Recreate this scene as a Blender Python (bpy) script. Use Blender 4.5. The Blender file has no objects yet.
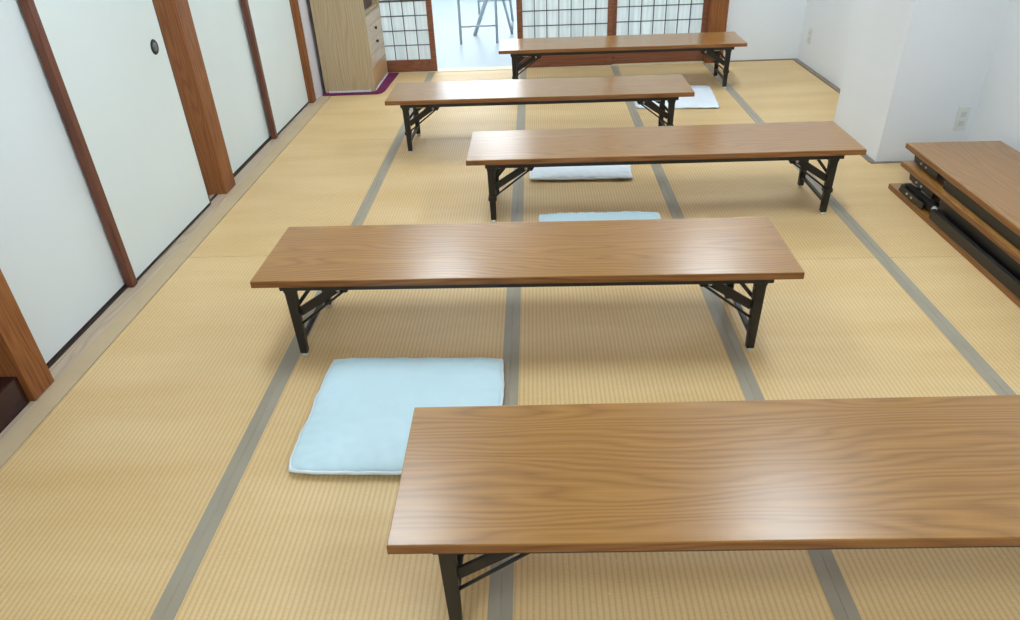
import bpy, bmesh, math, random
from mathutils import Vector, Matrix, noise
random.seed(7)
SC = bpy.context.scene
COL = SC.collection
PI = math.pi

# ------------------------------------------------------------------ helpers
def lin(c):
    c = c / 255.0
    return c / 12.92 if c <= 0.04045 else ((c + 0.055) / 1.055) ** 2.4
def rgb(r, g, b): return (lin(r), lin(g), lin(b), 1.0)

class MB:
    def __init__(s): s.bm = bmesh.new()
    def box(s, x0, x1, y0, y1, z0, z1, bev=0.0, seg=2, M=None):
        t = bmesh.new()
        bmesh.ops.create_cube(t, size=1)
        for v in t.verts:
            v.co = Vector(((x0+x1)/2 + v.co.x*(x1-x0), (y0+y1)/2 + v.co.y*(y1-y0), (z0+z1)/2 + v.co.z*(z1-z0)))
        if bev > 0:
            bmesh.ops.bevel(t, geom=t.edges[:], offset=bev, segments=seg, affect='EDGES', profile=0.6)
        s.merge(t, M); return s
    def merge(s, t, M=None):
        if M is not None: bmesh.ops.transform(t, matrix=M, verts=t.verts[:])
        me = bpy.data.meshes.new('tmp'); t.to_mesh(me); t.free()
        s.bm.from_mesh(me); bpy.data.meshes.remove(me)
    def beam(s, a, b, w, h, w2=None, h2=None, bev=0.0015, up=(0, 1, 0)):
        """bar of rectangular section from a to b; w along 'up' axis, h across"""
        a, b = Vector(a), Vector(b); d = (b-a); L = d.length; d.normalize()
        u = Vector(up); u = (u - d*u.dot(d)).normalized(); v = d.cross(u)
        w2 = w if w2 is None else w2; h2 = h if h2 is None else h2
        t = bmesh.new(); vs = []
        for p, ww, hh in ((a, w, h), (b, w2, h2)):
            for i, j in ((-1, -1), (1, -1), (1, 1), (-1, 1)):
                vs.append(t.verts.new(p + u*(i*ww/2) + v*(j*hh/2)))
        t.faces.new(vs[3::-1]); t.faces.new(vs[4:])
        for i in range(4):
            j = (i+1) % 4; t.faces.new((vs[i], vs[j], vs[4+j], vs[4+i]))
        bmesh.ops.recalc_face_normals(t, faces=t.faces[:])
        if bev: bmesh.ops.bevel(t, geom=t.edges[:], offset=bev, segments=2, affect='EDGES')
        s.merge(t); return s
    def rod(s, a, b, r, r2=None, n=16):
        a, b = Vector(a), Vector(b); d = b-a
        t = bmesh.new()
        bmesh.ops.create_cone(t, cap_ends=True, segments=n, radius1=r, radius2=r if r2 is None else r2, depth=d.length)
        q = Vector((0, 0, 1)).rotation_difference(d.normalized()).to_matrix().to_4x4()
        s.merge(t, Matrix.Translation((a+b)/2) @ q); return s
    def prism(s, pts, axis, a, b, bev=0.0):
        """polygon pts extruded along axis ('x','y','z') from a to b"""
        t = bmesh.new()
        def mk(p, w):
            return {'x': (w, p[0], p[1]), 'y': (p[0], w, p[1]), 'z': (p[0], p[1], w)}[axis]
        A = [t.verts.new(mk(p, a)) for p in pts]; B = [t.verts.new(mk(p, b)) for p in pts]
        t.faces.new(A); t.faces.new(B[::-1])
        n = len(pts)
        for i in range(n): t.faces.new((A[i], A[(i+1) % n], B[(i+1) % n], B[i]))
        bmesh.ops.recalc_face_normals(t, faces=t.faces[:])
        if bev: bmesh.ops.bevel(t, geom=t.edges[:], offset=bev, segments=2, affect='EDGES')
        s.merge(t); return s
    def build(s, name, mat, parent=None, smooth=False):
        me = bpy.data.meshes.new(name); s.bm.to_mesh(me); s.bm.free()
        for p in me.polygons: p.use_smooth = smooth
        me.materials.append(mat)
        o = bpy.data.objects.new(name, me); COL.objects.link(o)
        if parent is not None: o.parent = parent
        return o

def empty(name, loc=(0, 0, 0), rz=0, label=None, cat=None, group=None):
    o = bpy.data.objects.new(name, None); COL.objects.link(o)
    o.location = loc; o.rotation_euler = (0, 0, rz); o.empty_display_size = 0.05
    if label: o['label'] = label
    if cat: o['category'] = cat
    if group: o['group'] = group
    return o
def tag(o, label, cat, group=None):
    o['label'] = label; o['category'] = cat
    if group: o['group'] = group
    return o
def struct(o):
    o['kind'] = 'structure'; return o
def copy_tree(o, parent=None):
    c = o.copy(); COL.objects.link(c); c.parent = parent
    for ch in list(o.children): copy_tree(ch, c)
    return c

# ------------------------------------------------------------------ materials
def mat(name, col=(0.8, 0.8, 0.8, 1), rough=0.5, spec=0.5, metal=0.0):
    m = bpy.data.materials.new(name); m.use_nodes = True
    b = m.node_tree.nodes['Principled BSDF']
    b.inputs['Base Color'].default_value = col
    b.inputs['Roughness'].default_value = rough
    b.inputs['Specular IOR Level'].default_value = spec
    b.inputs['Metallic'].default_value = metal
    return m
class N:
    def __init__(s, m): s.t = m.node_tree; s.b = s.t.nodes['Principled BSDF']
    def new(s, kind, **kw):
        n = s.t.nodes.new(kind)
        for k, v in kw.items():
            if k in n.inputs: n.inputs[k].default_value = v
            else: setattr(n, k, v)
        return n
    def link(s, a, b): s.t.links.new(a, b)
    def coords(s, scale, rand=True):
        tc = s.new('ShaderNodeTexCoord')
        mp = s.new('ShaderNodeMapping'); mp.inputs['Scale'].default_value = scale
        if rand:
            oi = s.new('ShaderNodeObjectInfo')
            ml = s.new('ShaderNodeVectorMath', operation='SCALE'); ml.inputs[0].default_value = (7.3, 3.1, 1.7)
            s.link(oi.outputs['Random'], ml.inputs['Scale'])
            s.link(ml.outputs[0], mp.inputs['Location'])
        s.link(tc.outputs['Object'], mp.inputs['Vector'])
        return mp.outputs[0]
    def ramp(s, fac, stops):
        r = s.new('ShaderNodeValToRGB'); e = r.color_ramp.elements
        e[0].position, e[0].color = stops[0]; e[1].position, e[1].color = stops[-1]
        for p, c in stops[1:-1]:
            x = e.new(p); x.color = c
        s.link(fac, r.inputs['Fac']); return r.outputs['Color']
    def mix(s, fac, a, b, mode='MIX'):
        m = s.new('ShaderNodeMix', data_type='RGBA', blend_type=mode)
        if isinstance(fac, (int, float)): m.inputs[0].default_value = fac
        else: s.link(fac, m.inputs[0])
        for i, v in ((6, a), (7, b)):
            if isinstance(v, tuple): m.inputs[i].default_value = v
            else: s.link(v, m.inputs[i])
        return m.outputs[2]

def wood(name, dark, mid, light, axis='x', rough=0.35, scale=1.0, fine=0.35, spec=0.5, rings=True, swirl=26.0, bump=0.04):
    """grain running along the given object axis"""
    m = mat(name, mid, rough, spec); n = N(m)
    def S(along, across):
        v = [across*scale]*3; v['xyz'.index(axis)] = along*scale; return tuple(v)
    nz = n.new('ShaderNodeTexNoise', Scale=1.0, Detail=2.0, Roughness=0.5)
    n.link(n.coords(S(1.0, 7.0)), nz.inputs['Vector'])
    sx = n.new('ShaderNodeSeparateXYZ'); n.link(n.coords((scale, scale, scale)), sx.inputs[0])
    ad = n.new('ShaderNodeMath', operation='ADD')
    a_, b_ = [k for k in (0, 1, 2) if k != 'xyz'.index(axis)]
    n.link(sx.outputs[a_], ad.inputs[0]); n.link(sx.outputs[b_], ad.inputs[1])
    m1 = n.new('ShaderNodeMath', operation='MULTIPLY'); n.link(ad.outputs[0], m1.inputs[0]); m1.inputs[1].default_value = 95.0
    ml = n.new('ShaderNodeMath', operation='MULTIPLY_ADD'); n.link(nz.outputs['Fac'], ml.inputs[0]); ml.inputs[1].default_value = swirl
    n.link(m1.outputs[0], ml.inputs[2])
    fr = n.new('ShaderNodeMath', operation='PINGPONG'); n.link(ml.outputs[0], fr.inputs[0]); fr.inputs[1].default_value = 1.0
    f1 = n.new('ShaderNodeTexNoise', Scale=1.0, Detail=4.0, Roughness=0.65)
    n.link(n.coords(S(3.0, 160.0)), f1.inputs['Vector'])
    base = n.ramp(fr.outputs[0], [(0.0, dark), (0.4, mid), (1.0, light)]) if rings else mid
    fib = n.ramp(f1.outputs['Fac'], [(0.35, dark), (0.62, light)])
    c = n.mix(fine, base, fib)
    n.link(c, n.b.inputs['Base Color'])
    bp = n.new('ShaderNodeBump', Strength=bump, Distance=0.001)
    n.link(f1.outputs['Fac'], bp.inputs['Height']); n.link(bp.outputs[0], n.b.inputs['Normal'])
    return m

M_TOP = wood('laminate', rgb(140, 92, 36), rgb(162, 111, 46), rgb(176, 126, 60), 'x', 0.30, 1.0, 0.36, 0.6, bump=0.0)
for k_, v_ in (('Coat Weight', 0.55), ('Coat Roughness', 0.25), ('Coat IOR', 1.5)): M_TOP.node_tree.nodes['Principled BSDF'].inputs[k_].default_value = v_
M_EDGE = wood('edge_band', rgb(110, 66, 30), rgb(142, 92, 50), rgb(160, 110, 66), 'x', 0.4, 1.0, 0.5, 0.4)
M_POST = wood('stained_post', rgb(116, 64, 30), rgb(142, 86, 44), rgb(160, 104, 58), 'z', 0.5, 1.0, 0.6, 0.3)
M_STILE = wood('stained_stile', rgb(84, 44, 30), rgb(108, 60, 42), rgb(122, 72, 50), 'z', 0.45, 1.0, 0.6)
M_RAIL = wood('shoji_rail', rgb(112, 64, 42), rgb(136, 82, 56), rgb(150, 96, 68), 'x', 0.45, 1.0, 0.5)
M_SILL = wood('sill_wood', rgb(168, 146, 124), rgb(188, 166, 142), rgb(202, 182, 158), 'y', 0.5, 1.0, 0.5)
M_STRIP = wood('floor_strip', rgb(118, 104, 90), rgb(140, 124, 108), rgb(154, 138, 120), 'y', 0.6, 1.0, 0.5)
M_CAB = wood('cabinet_wood', rgb(172, 150, 116), rgb(190, 168, 134), rgb(200, 180, 148), 'z', 0.4, 0.9, 0.45)
M_CABF = wood('cabinet_front', rgb(186, 164, 136), rgb(200, 180, 154), rgb(210, 192, 168), 'y', 0.35, 1.0, 0.4)
M_CABD = wood('cabinet_front_low', rgb(176, 136, 92), rgb(192, 152, 108), rgb(204, 166, 122), 'y', 0.35, 1.0, 0.4)
M_BLACK = mat('black_steel', rgb(30, 27, 25), 0.38, 0.5, 0.0)
M_STEEL = mat('zinc_plate', rgb(190, 190, 186), 0.35, 0.5, 0.6)
M_FOOT = mat('foot_plastic', rgb(214, 210, 202), 0.5)
M_GAP = mat('dark_track', rgb(52, 42, 38), 0.6)
M_LACQ = mat('dark_lacquer', rgb(52, 26, 28), 0.22)
M_MUNT = mat('muntin', rgb(92, 90, 92), 0.5)
M_GREY = mat('grey_metal', rgb(180, 190, 198), 0.4, 0.5, 0.0)
M_PLATE = mat('outlet_plastic', rgb(226, 228, 224), 0.4)
M_DARK = mat('dark_hole', rgb(40, 36, 34), 0.7)
M_LAMPBODY = mat('lamp_housing', rgb(235, 235, 235), 0.5)

def wallmat(name, col, bump=0.03):
    m = mat(name, col, 0.85, 0.2); n = N(m)
    nz = n.new('ShaderNodeTexNoise', Scale=140.0, Detail=3.0)
    n.link(n.coords((1, 1, 1), False), nz.inputs['Vector'])
    big = n.new('ShaderNodeTexNoise', Scale=1.3, Detail=2.0)
    n.link(n.coords((1, 1, 1), False), big.inputs['Vector'])
    a = tuple(x*0.965 for x in col[:3])+(1,)
    n.link(n.ramp(big.outputs['Fac'], [(0.35, a), (0.65, col)]), n.b.inputs['Base Color'])
    bp = n.new('ShaderNodeBump', Strength=bump, Distance=0.002)
    n.link(nz.outputs['Fac'], bp.inputs['Height']); n.link(bp.outputs[0], n.b.inputs['Normal'])
    return m
M_WALL = wallmat('wall_paper', rgb(238, 241, 244), 0.08)
M_CEIL = wallmat('ceiling_board', rgb(236, 238, 238))
M_FUS = wallmat('fusuma_paper', rgb(228, 236, 235), 0.05)
M_FUSB = wallmat('fusuma_paper_cool', rgb(228, 235, 238), 0.05)
M_OUTER = wallmat('corridor_wall', rgb(244, 247, 249))
M_LAV = wallmat('pale_lavender_plaster', rgb(222, 218, 226))

# tatami: woven rush with ribs along y
def tatami():
    m = mat('tatami', rgb(206, 176, 124), 0.5, 0.55); n = N(m)
    tc = n.new('ShaderNodeTexCoord')
    wv = n.new('ShaderNodeTexWave', Scale=1.0, Distortion=0.0); wv.wave_type = 'BANDS'; wv.bands_direction = 'X'; wv.wave_profile = 'SIN'
    mp = n.new('ShaderNodeMapping'); mp.inputs['Scale'].default_value = (21.5, 1, 1)   # period = 2*pi/20/scale m
    n.link(tc.outputs['Object'], mp.inputs['Vector']); n.link(mp.outputs[0], wv.inputs['Vector'])
    f = n.new('ShaderNodeTexNoise', Scale=1.0, Detail=3.0, Roughness=0.6)
    n.link(n.coords((60, 420, 60), False), f.inputs['Vector'])
    g = n.new('ShaderNodeTexNoise', Scale=1.0, Detail=3.0, Roughness=0.55)
    n.link(n.coords((1.1, 5.0, 1), False), g.inputs['Vector'])
    sp = n.new('ShaderNodeTexNoise', Scale=90.0, Detail=1.0)
    n.link(n.coords((1, 1.6, 1), False), sp.inputs['Vector'])
    c1 = n.ramp(g.outputs['Fac'], [(0.3, rgb(218, 180, 122)), (0.7, rgb(234, 204, 152))])
    c2 = n.ramp(f.outputs['Fac'], [(0.3, rgb(204, 166, 110)), (0.7, rgb(240, 210, 160))])
    c = n.mix(0.3, c1, c2)
    gro = n.ramp(wv.outputs['Fac'], [(0.0, rgb(236, 231, 222)), (0.5, (1, 1, 1, 1))])
    c = n.mix(1.0, c, gro, 'MULTIPLY')
    spk = n.ramp(sp.outputs['Fac'], [(0.70, (0, 0, 0, 1)), (0.76, (1, 1, 1, 1))])
    c = n.mix(spk, c, rgb(226, 204, 160))
    n.link(c, n.b.inputs['Base Color'])
    ad = n.new('ShaderNodeMath', operation='MULTIPLY_ADD'); n.link(f.outputs['Fac'], ad.inputs[0]); ad.inputs[1].default_value = 0.25
    n.link(wv.outputs['Fac'], ad.inputs[2])
    bp = n.new('ShaderNodeBump', Strength=0.32, Distance=0.0013)
    n.link(ad.outputs[0], bp.inputs['Height']); n.link(bp.outputs[0], n.b.inputs['Normal'])
    return m
M_TAT = tatami()
def cloth(name, c1, c2, sc=900.0, bump=0.3, rough=0.9, spec=0.15):
    m = mat(name, c1, rough, spec); n = N(m)
    wv = n.new('ShaderNodeTexNoise', Scale=sc, Detail=2.0)
    n.link(n.coords((1, 1, 1), False), wv.inputs['Vector'])
    big = n.new('ShaderNodeTexNoise', Scale=5.0, Detail=3.0)
    n.link(n.coords((1, 1, 1)), big.inputs['Vector'])
    n.link(n.ramp(big.outputs['Fac'], [(0.3, c1), (0.7, c2)]), n.b.inputs['Base Color'])
    bp = n.new('ShaderNodeBump', Strength=bump, Distance=0.001)
    n.link(wv.outputs['Fac'], bp.inputs['Height']); n.link(bp.outputs[0], n.b.inputs['Normal'])
    return m
M_HERI = cloth('border_cloth', rgb(156, 145, 126), rgb(166, 155, 136), 500, 0.3, 0.45, 0.6)
M_CUSH = cloth('cushion_cloth', rgb(204, 231, 240), rgb(210, 235, 243))
M_EDGEBAND = cloth('edge_board', rgb(192, 170, 138), rgb(200, 178, 146), 400, 0.1)
M_CUSHW = cloth('cushion_cloth_white', rgb(226, 232, 240), rgb(232, 238, 244))
M_PIPE = cloth('cushion_piping', rgb(222, 234, 240), rgb(232, 240, 244))
M_CARPET = cloth('purple_carpet', rgb(108, 38, 76), rgb(124, 48, 90), 350, 0.9)
M_OFLOOR = mat('corridor_floor', rgb(168, 178, 183), 0.4, 0.3)

def paper():
    m = bpy.data.materials.new('shoji_paper'); m.use_nodes = True; t = m.node_tree
    t.nodes.clear()
    out = t.nodes.new('ShaderNodeOutputMaterial')
    d = t.nodes.new('ShaderNodeBsdfDiffuse'); tr = t.nodes.new('ShaderNodeBsdfTranslucent'); gl = t.nodes.new('ShaderNodeBsdfGlossy')
    tc = t.nodes.new('ShaderNodeTexCoord'); mp = t.nodes.new('ShaderNodeMapping'); mp.inputs['Scale'].default_value = (26, 1, 1.2)
    nz = t.nodes.new('ShaderNodeTexNoise'); nz.inputs['Scale'].default_value = 1.6; nz.inputs['Detail'].default_value = 2
    rp = t.nodes.new('ShaderNodeValToRGB'); rp.color_ramp.elements[0].color = rgb(226, 230, 228); rp.color_ramp.elements[1].color = rgb(244, 246, 244)
    rp.color_ramp.elements[0].position = 0.35; rp.color_ramp.elements[1].position = 0.6
    t.links.new(tc.outputs['Object'], mp.inputs[0]); t.links.new(mp.outputs[0], nz.inputs['Vector']); t.links.new(nz.outputs['Fac'], rp.inputs[0])
    for n_ in (d, tr): t.links.new(rp.outputs[0], n_.inputs['Color'])
    mx = t.nodes.new('ShaderNodeMixShader'); mx.inputs[0].default_value = 0.68
    t.links.new(d.outputs[0], mx.inputs[1]); t.links.new(tr.outputs[0], mx.inputs[2])
    gl.inputs['Roughness'].default_value = 0.2
    m2 = t.nodes.new('ShaderNodeMixShader'); m2.inputs[0].default_value = 0.03
    t.links.new(mx.outputs[0], m2.inputs[1]); t.links.new(gl.outputs[0], m2.inputs[2])
    t.links.new(m2.outputs[0], out.inputs[0])
    return m
M_PAPER = paper()
def emis(name, col, s):
    m = mat(name, col, 0.5); b = m.node_tree.nodes['Principled BSDF']
    b.inputs['Emission Color'].default_value = col; b.inputs['Emission Strength'].default_value = s
    return m
ROOM_E = 8.4
OUT_E = 4.2
GLOW_E = 2.0
M_LAMP = emis('lamp_diffuser', (0.78, 0.91, 1.0, 1), ROOM_E)
M_ADDED_LAMP = emis('added_lamp_diffuser', (0.90, 0.96, 1.0, 1), OUT_E)

# ------------------------------------------------------------------ room
H = 2.35
XL, XR, YB, YN = -1.745, 2.33, 6.24, -1.6
HERI = [-0.896, -0.106, 0.674, 1.451]
TL, TR = -1.615, 2.20
# floor: base slab and the mats in one mesh
f = MB()
f.box(-2.6, 2.6, YN-0.1, YB+0.06, -0.12, -0.03)
xs = [TL] + HERI + [XR]
seams = {0: -0.39, 1: -0.36, 2: -0.36, 3: -0.44, 4: -0.46}
for i in range(5):
    s0 = {0: 2.83, 1: 2.80, 2: 2.75, 3: 2.68, 4: 2.675}[i]
    cuts = [YN, -0.35, s0, s0+1.62, YB-0.005]
    for y0, y1 in zip(cuts, cuts[1:]):
        f.box(xs[i]+0.0008, xs[i+1]-0.0008, y0+0.0016, y1-0.0016, -0.03, 0.0, 0.0012, 1)
fl = struct(f.build('floor', M_TAT))
def band(x0, x1, y0, y1, m=None):
    b = MB(); b.box(x0, x1, y0, y1, -0.004, 0.0014, 0.0006, 1)
    return b.build('border_band', m or M_HERI, fl)
for x in HERI:
    w = 0.029
    band(x-w, x-0.0003, YN+0.01, YB-0.01); band(x+0.0003, x+w, YN+0.01, YB-0.01)
band(-1.69, TL-0.001, YN+0.01, 5.6, M_EDGEBAND)

def wall(name, *a, m=None):
    b = MB(); b.box(*a); return struct(b.build(name, m or M_WALL))
wall('wall_near', -2.7, 2.6, YN-0.12, YN, -0.05, H)
wall('wall_right', XR, XR+0.12, YN, 3.80, -0.05, H)
wall('wall_column', 1.87, XR+0.12, 3.785, 4.43, -0.03, H)
wall('wall_far_right', 2.218, 2.45, 4.43, YB+0.1, -0.03, H)
wall('wall_back', 1.585, 2.218, YB, YB+0.1, -0.03, H)
wall('wall_back_upper', -1.73, 1.585, YB, YB+0.1, 1.86, H)
wall('wall_left', -1.90, -1.702, 5.456, YB+0.1, -0.03, H, m=M_LAV)
wall('wall_left_upper', -1.90, -1.76, 1.84, 5.42, 1.86, H)
wall('wall_alcove', -2.62, -2.5, YN, 1.86, -0.05, H)
wall('wall_alcove_end', -2.5, -1.80, 1.87, 1.97, -0.05, H)
wall('ceiling', -2.7, 2.6, YN-0.12, YB+0.1, H, H+0.1, m=M_CEIL)

# floor trims
def trim(name, m, *a, bev=0.001):
    b = MB(); b.box(*a, bev, 1); return struct(b.build(name, m))
M_PALE = wood('pale_sill', rgb(214, 196, 160), rgb(224, 208, 174), rgb(230, 216, 186), 'x', 0.5, 1.0, 0.4)
trim('trim_1', M_SILL, -1.80, TL-0.001, 1.80, 5.60, -0.03, -0.0005)          # wooden sill under the sliding doors
trim('trim_2', M_SILL, -1.72, TL-0.001, YN+0.01, 1.80, -0.03, -0.0005)
trim('trim_3', M_STRIP, 2.178, 2.217, 4.44, YB-0.002, -0.004, 0.008)
trim('trim_4', M_STRIP, 1.835, 1.869, 3.785, 4.43, -0.004, 0.006)
trim('trim_5', M_STRIP, 1.84, XR-0.001, 3.765, 3.784, -0.004, 0.005)
trim('trim_6', M_STRIP, 1.60, 2.177, YB-0.014, YB-0.001, -0.004, 0.008)
trim('trim_7', M_PALE, -1.68, 1.585, YB-0.02, YB+0.10, -0.03, 0.004)        # sill under shoji
trim('trim_8', M_POST, -1.68, 1.44, YB-0.03, YB+0.11, 1.76, 1.86)           # lintel
trim('trim_9', M_POST, -1.86, -1.72, 1.915, 5.37, 1.76, 1.86)               # door head
# posts
def post(n, x0, x1, y0, y1):
    b = MB(); b.box(x0, x1, y0, y1, -0.005, H, 0.004, 2); return struct(b.build('trim_%d' % n, M_POST))
post(10, -1.83, -1.702, 1.800, 1.912)
post(11, -1.90, -1.715, 3.585, 3.728)
post(12, -1.86, -1.706, 5.375, 5.455)
post(13, 1.436, 1.584, YB-0.035, YB+0.11)
# groove line of the sliding-door track
g = MB(); g.box(-1.776, -1.765, 1.914, 3.584, -0.001, 0.004); g.box(-1.776, -1.765, 3.729, 5.374, -0.001, 0.004)
struct(g.build('trim_14', M_GAP))

# raised alcove platform with black lacquered edge, left of the camera
b = MB(); b.box(-2.5, -1.722, YN+0.001, 1.799, -0.03, 0.106, 0.004, 2)
struct(b.build('trim_15', M_LACQ))
b = MB(); b.box(-2.5, -1.84, 1.845, 1.87, 0.0, H)
struct(b.build('trim_16', M_POST))

# sliding doors on the left
def fusuma(n, x, y0, y1, pm, stile=True, handle=None):
    T = 0.018
    d = struct(empty('door_%d' % n, (x, y0, 0)))
    W = y1-y0
    b = MB(); b.box(-T, 0, 0.0, W, 0.014, 1.79, 0.0015, 1); b.build('panel', pm, d)
    b = MB(); b.box(-T-0.002, 0.0015, 0.0, W, 0.003, 0.0138); b.build('bottom_rail', M_GAP, d)
    b = MB(); b.box(-T-0.001, 0.002, W-0.0005, W+0.004, 0.006, 1.79); b.build('edge_strip', M_GAP, d)
    if stile:
        b = MB(); b.box(-T-0.002, 0.012, -0.036, 0.002, 0.002, 1.79, 0.003, 2); b.build('stile', M_STILE, d)
    if handle:
        hy, hz = handle
        h = MB(); h.rod((0.0005, hy, hz), (0.004, hy, hz), 0.034, 0.031, 32)
        ho = h.build('finger_pull', M_DARK, d, True)
        h = MB(); h.rod((0.0035, hy, hz), (0.0046, hy, hz), 0.021, 0.020, 32)
        ho2 = h.build('pull_cup', mat('pull_grey', rgb(110, 112, 118), 0.35, 0.5, 0.5), ho, True)
        ho['label'] = 'round dark finger pull'
    return d
fusuma(1, -1.775, 1.914, 2.62, M_FUSB, stile=False)
fusuma(2, -1.747, 2.594, 3.437, M_FUS, handle=(3.335-2.594, 0.828))
fusuma(3, -1.775, 3.73, 4.58, M_FUS, stile=False)
fusuma(4, -1.742, 4.556, 5.371, M_FUS)

# shoji screens in the back wall
def shoji(n, x0, y, thick=False):
    d = struct(empty('door_%d' % n, (x0, y, 0)))
    W = 0.80; S = 0.046; T = 0.03; Z0 = 0.006; ZT = 1.755; ZR = 0.105
    b = MB()
    b.box(0, S, 0, T, Z0, ZT, 0.002, 1); b.box(W-S, W, 0, T, Z0, ZT, 0.002, 1)
    b.build('stile', M_STILE if False else M_RAIL, d)
    b = MB(); b.box(S, W-S, 0.003, T-0.003, Z0, ZR, 0.001, 1); b.build('bottom_rail', M_RAIL, d)
    b = MB(); b.box(S, W-S, 0.003, T-0.003, ZT-0.05, ZT, 0.001, 1); b.build('top_rail', M_RAIL, d)
    b = MB(); w = 0.0035
    cell = (W-2*S)/7
    for k in range(1, 7): b.box(S+k*cell-w, S+k*cell+w, 0.005, 0.014, ZR, ZT-0.05)
    z = 0.225; k = 0
    while z < ZT-0.08:
        ww = 0.008 if (k == 3) else w
        b.box(S, W-S, 0.005, 0.0145, z-ww, z+ww); z += 0.117; k += 1
    b.build('lattice', M_MUNT, d)
    b = MB(); b.box(S, W-S, 0.0145, 0.0165, ZR, ZT-0.05); b.build('paper', M_PAPER, d)
    return d
shoji(5, -1.648, YB)
shoji(6, -0.146, YB)
shoji(7, 0.640, YB+0.034)

# ------------------------------------------------------------------ corridor beyond the opening
wallm = MB(); wallm.box(-5, 5, YB+0.1, 11.1, -0.12, 0.0); struct(wallm.build('floor_corridor', M_OFLOOR))
wall('wall_corridor_back', -5, 5, 11.0, 11.1, 0, 2.6, m=M_OUTER)
wall('wall_corridor_left', -5.1, -5, YB+0.1, 11.1, 0, 2.6, m=M_OUTER)
wall('wall_corridor_right', 5, 5.1, YB+0.1, 11.1, 0, 2.6, m=M_OUTER)
wall('ceiling_corridor', -5, 5, YB+0.1, 11.1, 2.6, 2.7, m=M_OUTER)
wall('wall_corridor_near_left', -5, -1.73, YB+0.1, YB+0.16, 0, 2.6, m=M_OUTER)
wall('wall_corridor_near_right', 1.585, 5, YB+0.1, YB+0.16, 0, 2.6, m=M_OUTER)
wall('wall_corridor_near_upper', -1.73, 1.585, YB+0.11, YB+0.16, 1.86, 2.6, m=M_OUTER)

wn = struct(empty('added_window_1', (0, 10.98, 0)))  # unseen glowing window, added to whiten the reflections on the table tops
b = MB()
for x in (-3.0, -1.5, 0.0, 1.5, 3.0): b.box(x-0.03, x+0.03, -0.04, 0.015, 0.75, 2.35)
for z in (0.75, 2.3): b.box(-3.0, 3.0, -0.04, 0.015, z, z+0.06)
b.build('added_window_frame', M_LAMPBODY, wn)
b = MB(); b.box(-2.99, 2.99, 0.0, 0.012, 0.8, 2.31); b.build('pane', emis('added_glow', (0.84, 0.94, 1.0, 1), GLOW_E), wn)

# ------------------------------------------------------------------ ceiling lamps
def lamp_proto(name, w, l, m, label, group):
    r = empty(name, (0, 0, 0), 0, label, 'ceiling light', group)
    b = MB(); b.box(-w/2-0.03, w/2+0.03, -l/2-0.03, l/2+0.03, -0.05, 0, 0.006, 2); b.build('housing', M_LAMPBODY, r)
    b = MB(); b.box(-w/2, w/2, -l/2, l/2, -0.075, -0.0505, 0.012, 3); b.build('diffuser', m, r)
    return r
lp = lamp_proto('ceiling_light', 0.38, 0.95, M_LAMP, 'white rectangular lamp mounted on the ceiling above the folding tables', 'lamps on the tatami room ceiling')
spots = [(-0.80, 2.45), (1.28, 2.45), (-0.80, 5.08), (1.40, 5.08), (-0.80, -0.3), (1.28, -0.3)]
for i, (x, y) in enumerate(spots):
    o = lp if i == 0 else copy_tree(lp)
    o.location = (x, y, H)
lp2 = lamp_proto('added_corridor_light', 0.5, 1.2, M_ADDED_LAMP, 'white rectangular lamp added out of view on the ceiling to brighten the room behind', 'lamps added in the bright room behind')  # out of view, added to brighten the room behind and the paper screens
for i, (x, y) in enumerate([(-2.4, 7.6), (-0.5, 7.6), (1.4, 7.6), (-2.4, 9.6), (-0.5, 9.6), (1.4, 9.6)]):
    o = lp2 if i == 0 else copy_tree(lp2)
    o.location = (x, y, 2.6)

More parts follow.
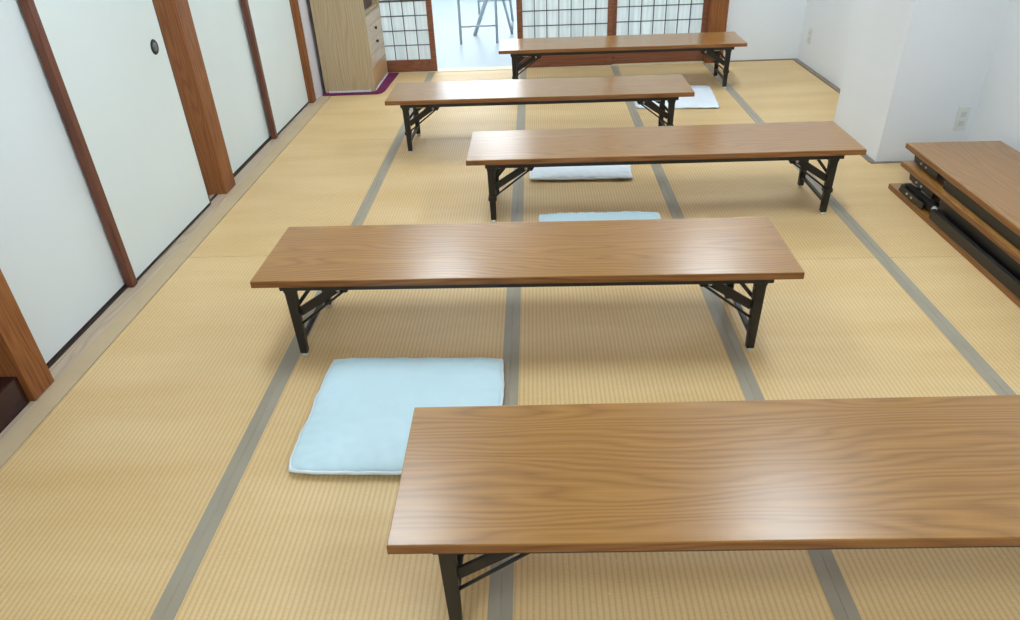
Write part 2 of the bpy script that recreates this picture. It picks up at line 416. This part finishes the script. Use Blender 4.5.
# ------------------------------------------------------------------ folding tables
TH = 0.33; TT = 0.026
def sideleg(s):
    """leg set parts for one end; hinge at origin, leg hangs down -z, s=+1: table middle lies towards +x"""
    pass
def make_table(W, folded, label, group, L=1.8, collar=True):
    """origin: front-left corner of the top, z=0 floor. When folded: z=0 is the underside of the folded legs"""
    TZ = TH if not folded else 0.026+0.048
    r = empty('folding_table', (0, 0, 0), 0, label, 'table', group)
    b = MB(); b.box(0, L, 0, W, TZ-TT+0.0012, TZ, 0.0018, 2); b.build('tabletop', M_TOP, r)
    b = MB()
    e = 0.0006
    b.box(-e, L+e, -e, 0.0006, TZ-TT+0.001, TZ-0.0035, 0.0002, 1); b.box(-e, L+e, W-0.0006, W+e, TZ-TT+0.001, TZ-0.0035, 0.0002, 1)
    b.box(-e, 0.0006, 0, W, TZ-TT+0.001, TZ-0.0035, 0.0002, 1); b.box(L-0.0006, L+e, 0, W, TZ-TT+0.001, TZ-0.0035, 0.0002, 1)
    b.build('edge_band', M_EDGE, r)
    U = TZ-TT                                  # underside
    fy, ry = (0.045, W-0.045) if not folded else (0.026, W-0.026)
    for y, q in ((fy, 1), (ry, -1)):
        b = MB()
        if not folded: b.box(0.085, L-0.085, y-q*0.031 if q > 0 else y+0.011, y-0.011 if q > 0 else y+0.031, U-0.021, U+0.0008, 0.001, 1)
        else:
            b.box(0.42, L-0.42, y-0.024 if q > 0 else y+0.004, y-0.004 if q > 0 else y+0.024, U-0.045, U+0.0008, 0.001, 1)
            b.box(0.13, L-0.13, y+0.019 if q > 0 else y-0.029, y+0.029 if q > 0 else y-0.019, U-0.040, U+0.0008, 0.001, 1)
        b.build('rail', M_BLACK, r)
    for s, lx in ((1, 0.11), (-1, L-0.118)):
        for y in (fy, ry):
            ins = 1 if y == fy else -1
            # hinge bracket fixed to the underside
            b = MB(); b.prism([(lx-s*0.026, U+0.0008), (lx+s*0.026, U+0.0008), (lx+s*0.024, U-0.040), (lx-s*0.018, U-0.040)], 'y', y-0.018, y+0.018, 0.002) if not folded else \
                b.prism([(lx-s*0.026, U+0.0008), (lx+s*0.026, U+0.0008), (lx+s*0.02, U-0.036), (lx-s*0.014, U-0.036)], 'y', y-0.016, y+0.016, 0.002)
            b.build('leg_bracket', M_BLACK, r)
            if not folded:
                b = MB(); b.beam((lx, y, U-0.03), (lx, y, 0.012), 0.030, 0.036, 0.024, 0.026, 0.002)
                leg = b.build('leg', M_BLACK, r)
                b = MB(); b.rod((lx, y, 0.0), (lx, y, 0.0125), 0.012, 0.013, 16); b.build('foot_cap', M_FOOT, leg, True)['label'] = 'off-white foot cap'
                if collar:
                    b = MB(); b.box(lx-0.020, lx+0.020, y-0.018, y+0.018, 0.114, 0.134, 0.003, 2); b.build('collar', M_BLACK, leg)
                yi = y + ins*0.006
                # thick folding arm, thin lock rod, short strut, slotted plate
                b = MB(); b.beam((lx+s*0.012, yi, 0.176), (lx+s*0.158, yi, U-0.034), 0.007, 0.032, bev=0.0015); b.build('folding_arm', M_BLACK, r)
                b = MB(); b.rod((lx+s*0.008, yi-ins*0.007, 0.130), (lx+s*0.182, yi-ins*0.007, U-0.042), 0.0045, n=10); b.build('lock_rod', M_BLACK, r, True)
                b = MB(); b.beam((lx+s*0.008, yi+ins*0.016, 0.200), (lx+s*0.090, yi+ins*0.016, U-0.004), 0.006, 0.013, bev=0.001); b.build('strut', M_BLACK, r)
                pl = MB(); pl.prism([(lx+s*0.118, U+0.0008), (lx+s*0.205, U+0.0008), (lx+s*0.205, U-0.030), (lx+s*0.192, U-0.050), (lx+s*0.172, U-0.052), (lx+s*0.128, U-0.034)], 'y', yi-0.003, yi+0.003, 0.001)
                po = pl.build('arm_plate', M_BLACK, r)
                b = MB(); b.rod((lx+s*0.163, yi-0.009, U-0.037), (lx+s*0.163, yi+0.009, U-0.037), 0.0070, n=14); b.build('bolt', M_STEEL, po, True)['label'] = 'bright zinc bolt'
                b = MB(); b.box(min(lx+s*0.065, lx+s*0.108), max(lx+s*0.065, lx+s*0.108), y-ins*0.004-0.006, y-ins*0.004+0.006, U-0.030, U+0.0008, 0.002, 1)
                b.build('stopper', M_FOOT, r)['label'] = 'pale grey stopper block'
            else:
                # leg folded flat along the underside
                zc = U-0.026
                b = MB(); b.beam((lx, y+ins*0.008, zc), (lx+s*0.275, y+ins*0.008, zc-0.004), 0.030, 0.036, 0.024, 0.026, 0.002)
                leg = b.build('leg', M_BLACK, r)
                b = MB(); b.rod((lx+s*0.2745, y+ins*0.008, zc-0.004), (lx+s*0.289, y+ins*0.008, zc-0.004), 0.0125, n=16); b.build('foot_cap', M_FOOT, leg, True)['label'] = 'off-white foot cap'
                b = MB(); b.beam((lx+s*0.02, y-ins*0.017, zc+0.006), (lx+s*0.23, y-ins*0.017, zc+0.006), 0.006, 0.030, bev=0.001); ao = b.build('folding_arm', M_BLACK, r)
                b = MB()
                for q in (0.07, 0.12):
                    b.rod((lx+s*q, y-ins*0.0245, zc+0.008), (lx+s*q, y-ins*0.018, zc+0.008), 0.006, n=12)
                b.build('bolt', M_STEEL, ao, True)['label'] = 'bright zinc bolt'
        if not folded:
            b = MB(); b.beam((lx, fy+0.010, 0.062), (lx, ry-0.010, 0.062), 0.016, 0.016, bev=0.002, up=(1, 0, 0)); b.build('crossbar', M_BLACK, r)
            b = MB(); b.beam((lx, fy+0.010, U-0.018), (lx, ry-0.010, U-0.018), 0.018, 0.018, bev=0.002, up=(1, 0, 0)); b.build('crossbar', M_BLACK, r)
        else:
            for q in (0.03, 0.22):
                b = MB(); b.beam((lx+s*q, fy+0.018, U-0.026), (lx+s*q, ry-0.018, U-0.026), 0.016, 0.016, bev=0.002, up=(1, 0, 0)); b.build('crossbar', M_BLACK, r)
    return r
W0 = 0.422
TG = 'unfolded low tables in a row'
tab = make_table(W0, False, 'nearest low wood-grain folding table, cut off by the right edge of the photo', TG, collar=False)
tab2 = make_table(W0, False, 'low folding table', TG)
tspec = [((-0.312, 0.921), 0.010, None),
         ((-0.958, 1.999), -0.0105, 'low folding table just behind the large blue cushion, second nearest of the row'),
         ((-0.327, 3.091), -0.004, 'low folding table, third from the front, with a white glare on its left end'),
         ((-0.889, 4.132), -0.012, 'fourth low folding table from the front, thin white cushion behind its right end'),
         ((-0.268, 5.395), -0.019, 'farthest low folding table, standing in front of the paper sliding screens')]
for i, ((x, y), a, lab) in enumerate(tspec):
    o = tab if i == 0 else (copy_tree(tab) if i == 1 else (tab2 if i == 2 else copy_tree(tab2)))
    o.location = (x, y, 0); o.rotation_euler = (0, 0, a)
    if lab: o['label'] = lab

SG = 'folded tables stacked by the right wall'
WS = 0.452
ft = make_table(WS, True, 'top folded table of the stack by the right wall', SG)
FH = 0.074
def place_flat(o, corner, ang, z, flip=False):
    # local x runs towards the camera (-y); the corner is the far-left one
    # unflipped: local y=W side is the left one seen from camera
    if not flip:
        R = Matrix.Rotation(-PI/2+ang, 4, 'Z')
        off = R @ Vector((0, 0, 0))
        # local y axis -> +x world, so the front-left corner (0,0) is the far-left one
        o.matrix_basis = Matrix.Translation(Vector((corner[0], corner[1], z))) @ R
    else:
        R = Matrix.Rotation(-PI/2+ang, 4, 'Z') @ Matrix.Rotation(PI, 4, 'X')
        off = R @ Vector((0, WS, FH))
        o.matrix_basis = Matrix.Translation(Vector((corner[0], corner[1], z)) - Vector((off.x, off.y, off.z))) @ R
place_flat(ft, (1.852, 3.482), -0.020, 0.2145-FH)
mid = copy_tree(ft); mid['label'] = 'middle folded table of the stack by the right wall, just under the top one'
place_flat(mid, (1.824, 3.43), -0.014, 0.1405-FH)
low = copy_tree(ft); low['label'] = 'lowest folded table of the stack by the right wall, upside down on the tatami'
place_flat(low, (1.785, 3.418), -0.010, 0.0, True)

# ------------------------------------------------------------------ floor cushions
def cushion(loc, rz, w, d, h, mt, label, seed, skew=0.0, cham=None, group='flat cushions on the tatami'):
    r = empty('floor_cushion', (loc[0], loc[1], 0), rz, label, 'cushion', group)
    n = 56
    bm = bmesh.new(); g = {}
    def edgepos(u, v):
        # rounded square mapping, u,v in -1..1
        k = 0.022 + 0.03*max(0, u*v)**4
        x = u*math.sqrt(max(0, 1-k*v*v*v*v)); y = v*math.sqrt(max(0, 1-k*u*u*u*u))
        rr = max(abs(u), abs(v))
        wob = (0.007*noise.noise(Vector((u*3.1+seed, v*3.1, seed))) + 0.005*noise.noise(Vector((u*9+seed, v*9, seed))))*rr**4
        X = x*w/2*(1+wob*2) + skew*y*d/2; Y = y*d/2*(1+wob*2)
        if cham:
            cx, cy, a = cham
            s = cx*x+cy*y
            if s > a: X -= cx*(s-a)*w/4; Y -= cy*(s-a)*d/4
        return X, Y
    for side in (1, -1):
        for i in range(n+1):
            for j in range(n+1):
                u = -1+2*i/n; v = -1+2*j/n
                u = math.copysign(1-(1-abs(u))**1.35, u); v = math.copysign(1-(1-abs(v))**1.35, v)
                X, Y = edgepos(u, v)
                e = (1-abs(u)**5)*(1-abs(v)**5)
                e = max(e, 0)**0.42
                seam = h*0.42 + 0.004*noise.noise(Vector((u*5+seed, v*5, 3.3)))
                if side == 1:
                    wr = 0.0022*noise.noise(Vector((u*9+seed, v*9, 1.7))) + 0.0035*noise.noise(Vector((u*2.2, v*2.2, seed)))
                    edge_near = math.exp(-((1-max(abs(u), abs(v)))/0.13)**2)
                    wr += 0.0075*edge_near*math.sin(34*(u if abs(v) > abs(u) else v)+seed*3+4*noise.noise(Vector((u*4, v*4, seed))))*(1-edge_near*0.75)
                    z = seam + (h-seam)*e + wr*min(1, e*1.6)
                else:
                    z = seam*(1-e) + 0.0005
                if side == -1 and (i in (0, n) or j in (0, n)): continue
                g[(side, i, j)] = bm.verts.new((X, Y, z))
    for i in (0, n):
        for j in range(n+1): g[(-1, i, j)] = g[(1, i, j)]
    for j in (0, n):
        for i in range(n+1): g[(-1, i, j)] = g[(1, i, j)]
    for side in (1, -1):
        for i in range(n):
            for j in range(n):
                q = [g[(side, i, j)], g[(side, i+1, j)], g[(side, i+1, j+1)], g[(side, i, j+1)]]
                if side == -1: q.reverse()
                bm.faces.new(q)
    rim = [(i, 0) for i in range(n)]+[(n, j) for j in range(n)]+[(i, n) for i in range(n, 0, -1)]+[(0, j) for j in range(n, 0, -1)]
    pts = [g[(1, i, j)].co.copy() for i, j in rim]
    m = MB(); m.bm.free(); m.bm = bm
    m.build('cover', mt, r, True)
    # piping seam all round
    t = bmesh.new(); K = 8; R = 0.0056; rings = []
    c0 = sum(pts, Vector())/len(pts)
    for i, p in enumerate(pts):
        tg = (pts[(i+1) % len(pts)]-pts[i-1]).normalized()
        out = tg.cross(Vector((0, 0, 1))).normalized()
        rings.append([t.verts.new(p+out*math.cos(a)*R+Vector((0, 0, 1))*math.sin(a)*R) for a in [2*PI*k/K for k in range(K)]])
    for i in range(len(rings)):
        A, B = rings[i], rings[(i+1) % len(rings)]
        for k in range(K): t.faces.new((A[k], A[(k+1) % K], B[(k+1) % K], B[k]))
    bmesh.ops.recalc_face_normals(t, faces=t.faces[:])
    m = MB(); m.bm.free(); m.bm = t
    m.build('piping', M_PIPE, r, True)
    return r
cushion((-0.431, 1.702), -0.02, 0.598, 0.545, 0.046, M_CUSH, 'large pale blue flat cushion between the two nearest tables', 1.3)
cushion((0.290, 2.865), -0.01, 0.575, 0.56, 0.052, M_CUSH, 'pale blue cushion whose far strip shows behind the second nearest table', 4.1)
cushion((0.243, 3.885), -0.03, 0.555, 0.52, 0.040, M_CUSHW, 'whitish cushion seen under the third table, behind its back edge', 6.7)
cushion((1.005, 5.195), -0.09, 0.565, 0.57, 0.022, M_CUSHW, 'thin white cushion on the tatami behind the right end of the fourth table', 9.2)

# ------------------------------------------------------------------ cabinet and its carpet
b = MB(); b.prism([(-1.685, 5.56), (-1.25, 5.56), (-1.215, 5.59), (-1.20, 5.65), (-1.18, 6.216), (-1.70, 6.216)], 'z', 0.0, 0.010, 0.003)
tag(b.build('carpet_mat', M_CARPET), 'purple carpet piece on the tatami under the tall wooden cabinet', 'carpet')
cab = empty('cabinet', (-1.668, 5.61, 0.0105), 0, 'tall light wood cabinet standing on a purple carpet in the far left corner', 'cabinet')
CW, CD, CH = 0.396, 0.595, 1.75
b = MB()
b.box(0, CW-0.02, 0, 0.02, 0, CH, 0.0015, 1); b.box(0, CW-0.02, CD-0.02, CD, 0, CH, 0.0015, 1)
b.box(0, 0.012, 0.02, CD-0.02, 0, CH); b.box(0.012, CW-0.02, 0.02, CD-0.02, CH-0.02, CH)
for z in (0.0, 0.545, 0.85, 1.2): b.box(0.012, CW-0.02, 0.02, CD-0.02, z, z+0.018)
b.build('body', M_CAB, cab)
b = MB(); b.box(CW-0.02, CW, 0, 0.022, 0, CH, 0.002, 1); b.box(CW-0.02, CW, CD-0.022, CD, 0, CH, 0.002, 1)
b.build('face_frame', M_CAB, cab)
for z0, z1, m_ in ((0.012, 0.165, M_CABD), (0.168, 0.262, M_CABF), (0.265, 0.362, M_CABF), (0.365, 0.462, M_CABF), (0.465, 0.543, M_CABF)):
    b = MB(); b.box(CW-0.018, CW+0.001, 0.024, CD-0.024, z0, z1, 0.002, 1); dr = b.build('drawer', m_, cab)
    if 0.2 < z0 < 0.4:
        b = MB(); b.rod((CW+0.001, 0.30, (z0+z1)/2+0.01), (CW+0.016, 0.30, (z0+z1)/2+0.01), 0.008, 0.013, 16); b.build('knob', M_DARK, dr, True)['label'] = 'dark round knob'
b = MB(); b.box(CW-0.018, CW+0.001, 0.024, CD-0.024, 0.87, 1.72, 0.002, 1); b.build('door', M_CAB, cab)
b = MB(); b.box(0.03, CW-0.03, -0.006, 0.0, 0.0, 0.014, 0.001, 1); b.box(CW, CW+0.006, 0.03, CD-0.03, 0.0, 0.012, 0.001, 1); b.build('plinth_strip', M_PIPE, cab)['label'] = 'pale strip along the foot of the cabinet'
# dark basket in the open shelf
b = MB(); b.box(-1.64, -1.31, 5.68, 6.12, 0.575, 0.80, 0.02, 3)
tag(b.build('storage_basket', mat('dark_brown_basket', rgb(84, 58, 44), 0.7)), 'dark brown box in the open shelf of the tall wooden cabinet', 'box')

# ------------------------------------------------------------------ outlets
def outlet(x, y, z, label, h=0.115):
    r = empty('wall_outlet', (x, y, z), 0, label, 'outlet', 'outlets on the right-hand walls')
    b = MB(); b.box(-0.008, 0, -0.031, 0.031, -h/2, h/2, 0.003, 2); p = b.build('cover_plate', M_PLATE, r)
    b = MB()
    for dz in (-0.024, 0.024):
        b.box(-0.0092, -0.0078, -0.014, 0.014, dz-0.014, dz+0.014, 0.001, 1)
    s = b.build('socket', mat('socket_grey', rgb(206, 208, 206), 0.5), p)
    return r
outlet(2.218, 6.04, 0.225, 'small white outlet low on the far right wall, near the back corner')
outlet(2.268, 3.785, 0.232, 'white outlet on the pillar face just above the stack of folded tables', 0.13).rotation_euler = (0, 0, PI/2)

# ------------------------------------------------------------------ grey metal stand in the bright room
st = empty('metal_stand', (-0.55, 7.35, 0), 0, 'grey metal tube stand on the white floor beyond the open screen', 'stand')
b = MB(); HT = 1.15
for sx in (-0.186, 0.176):
    l = MB(); l.rod((sx, 0, 0), (sx, 0.10, HT), 0.013, n=14); l.build('leg', M_GREY, st, True)
b.rod((-0.186, 0.014, 0.163), (0.176, 0.014, 0.163), 0.009, n=12); b.build('crossbar', M_GREY, st, True)
b = MB(); b.rod((-0.186, 0.10, HT), (0.176, 0.10, HT), 0.012, n=12); b.build('top_bar', M_GREY, st, True)
for x0, x1, rr in ((-0.079, 0.33, 0.020), (0.312, 0.10, 0.013)):
    l = MB(); l.rod((x0, 0.44, 0), (x0+(x1-x0)*0.8, 0.20, 0.80), rr, n=14); l.build('rear_leg', M_GREY, st, True)
b = MB()
b.rod((-0.02, 0.46, 0.20), (-0.03, 0.44, 0.80), 0.011, n=12); b.rod((0.325, 0.46, 0.12), (0.26, 0.44, 0.80), 0.013, n=12)
b.rod((-0.03, 0.45, 0.33), (0.30, 0.45, 0.33), 0.009, n=12); b.rod((-0.03, 0.44, 0.80), (0.26, 0.44, 0.80), 0.011, n=12)
b.rod((0.325, 0.46, 0.12), (0.312, 0.44, 0.0), 0.013, n=12)
b.rod((-0.03, 0.44, 0.80), (-0.03, 0.075, 0.82), 0.009, n=12)
b.build('brace_frame', M_GREY, st, True)

# ------------------------------------------------------------------ camera
fpx, yaw, pit, rol, HC = 702.7036, -0.050663, 0.557547, -0.046861, 1.44691
cy, sy, cp, sp = math.cos(yaw), math.sin(yaw), math.cos(pit), math.sin(pit)
F = Vector((sy*cp, cy*cp, -sp)); Rv = Vector((cy, -sy, 0)); Uv = Rv.cross(F)
c, s = math.cos(rol), math.sin(rol)
R2 = Rv*c + Uv*s; U2 = -Rv*s + Uv*c
cd = bpy.data.cameras.new('camera'); cam = bpy.data.objects.new('camera', cd); COL.objects.link(cam)
Mx = Matrix((R2, U2, -F)).transposed().to_4x4(); Mx.translation = (0, 0, HC)
cam.matrix_world = Mx
cd.sensor_fit = 'HORIZONTAL'; cd.sensor_width = 36.0; cd.lens = fpx/1020*36; cd.clip_start = 0.02
SC.camera = cam

w = bpy.data.worlds.new('world'); SC.world = w; w.use_nodes = True
w.node_tree.nodes['Background'].inputs[0].default_value = (0.8, 0.88, 1, 1)
w.node_tree.nodes['Background'].inputs[1].default_value = 0.5
vs = SC.view_settings
vs.view_transform = 'Standard'; vs.look = 'None'; vs.gamma = 1.0; vs.use_curve_mapping = False
vs.exposure = 1.0
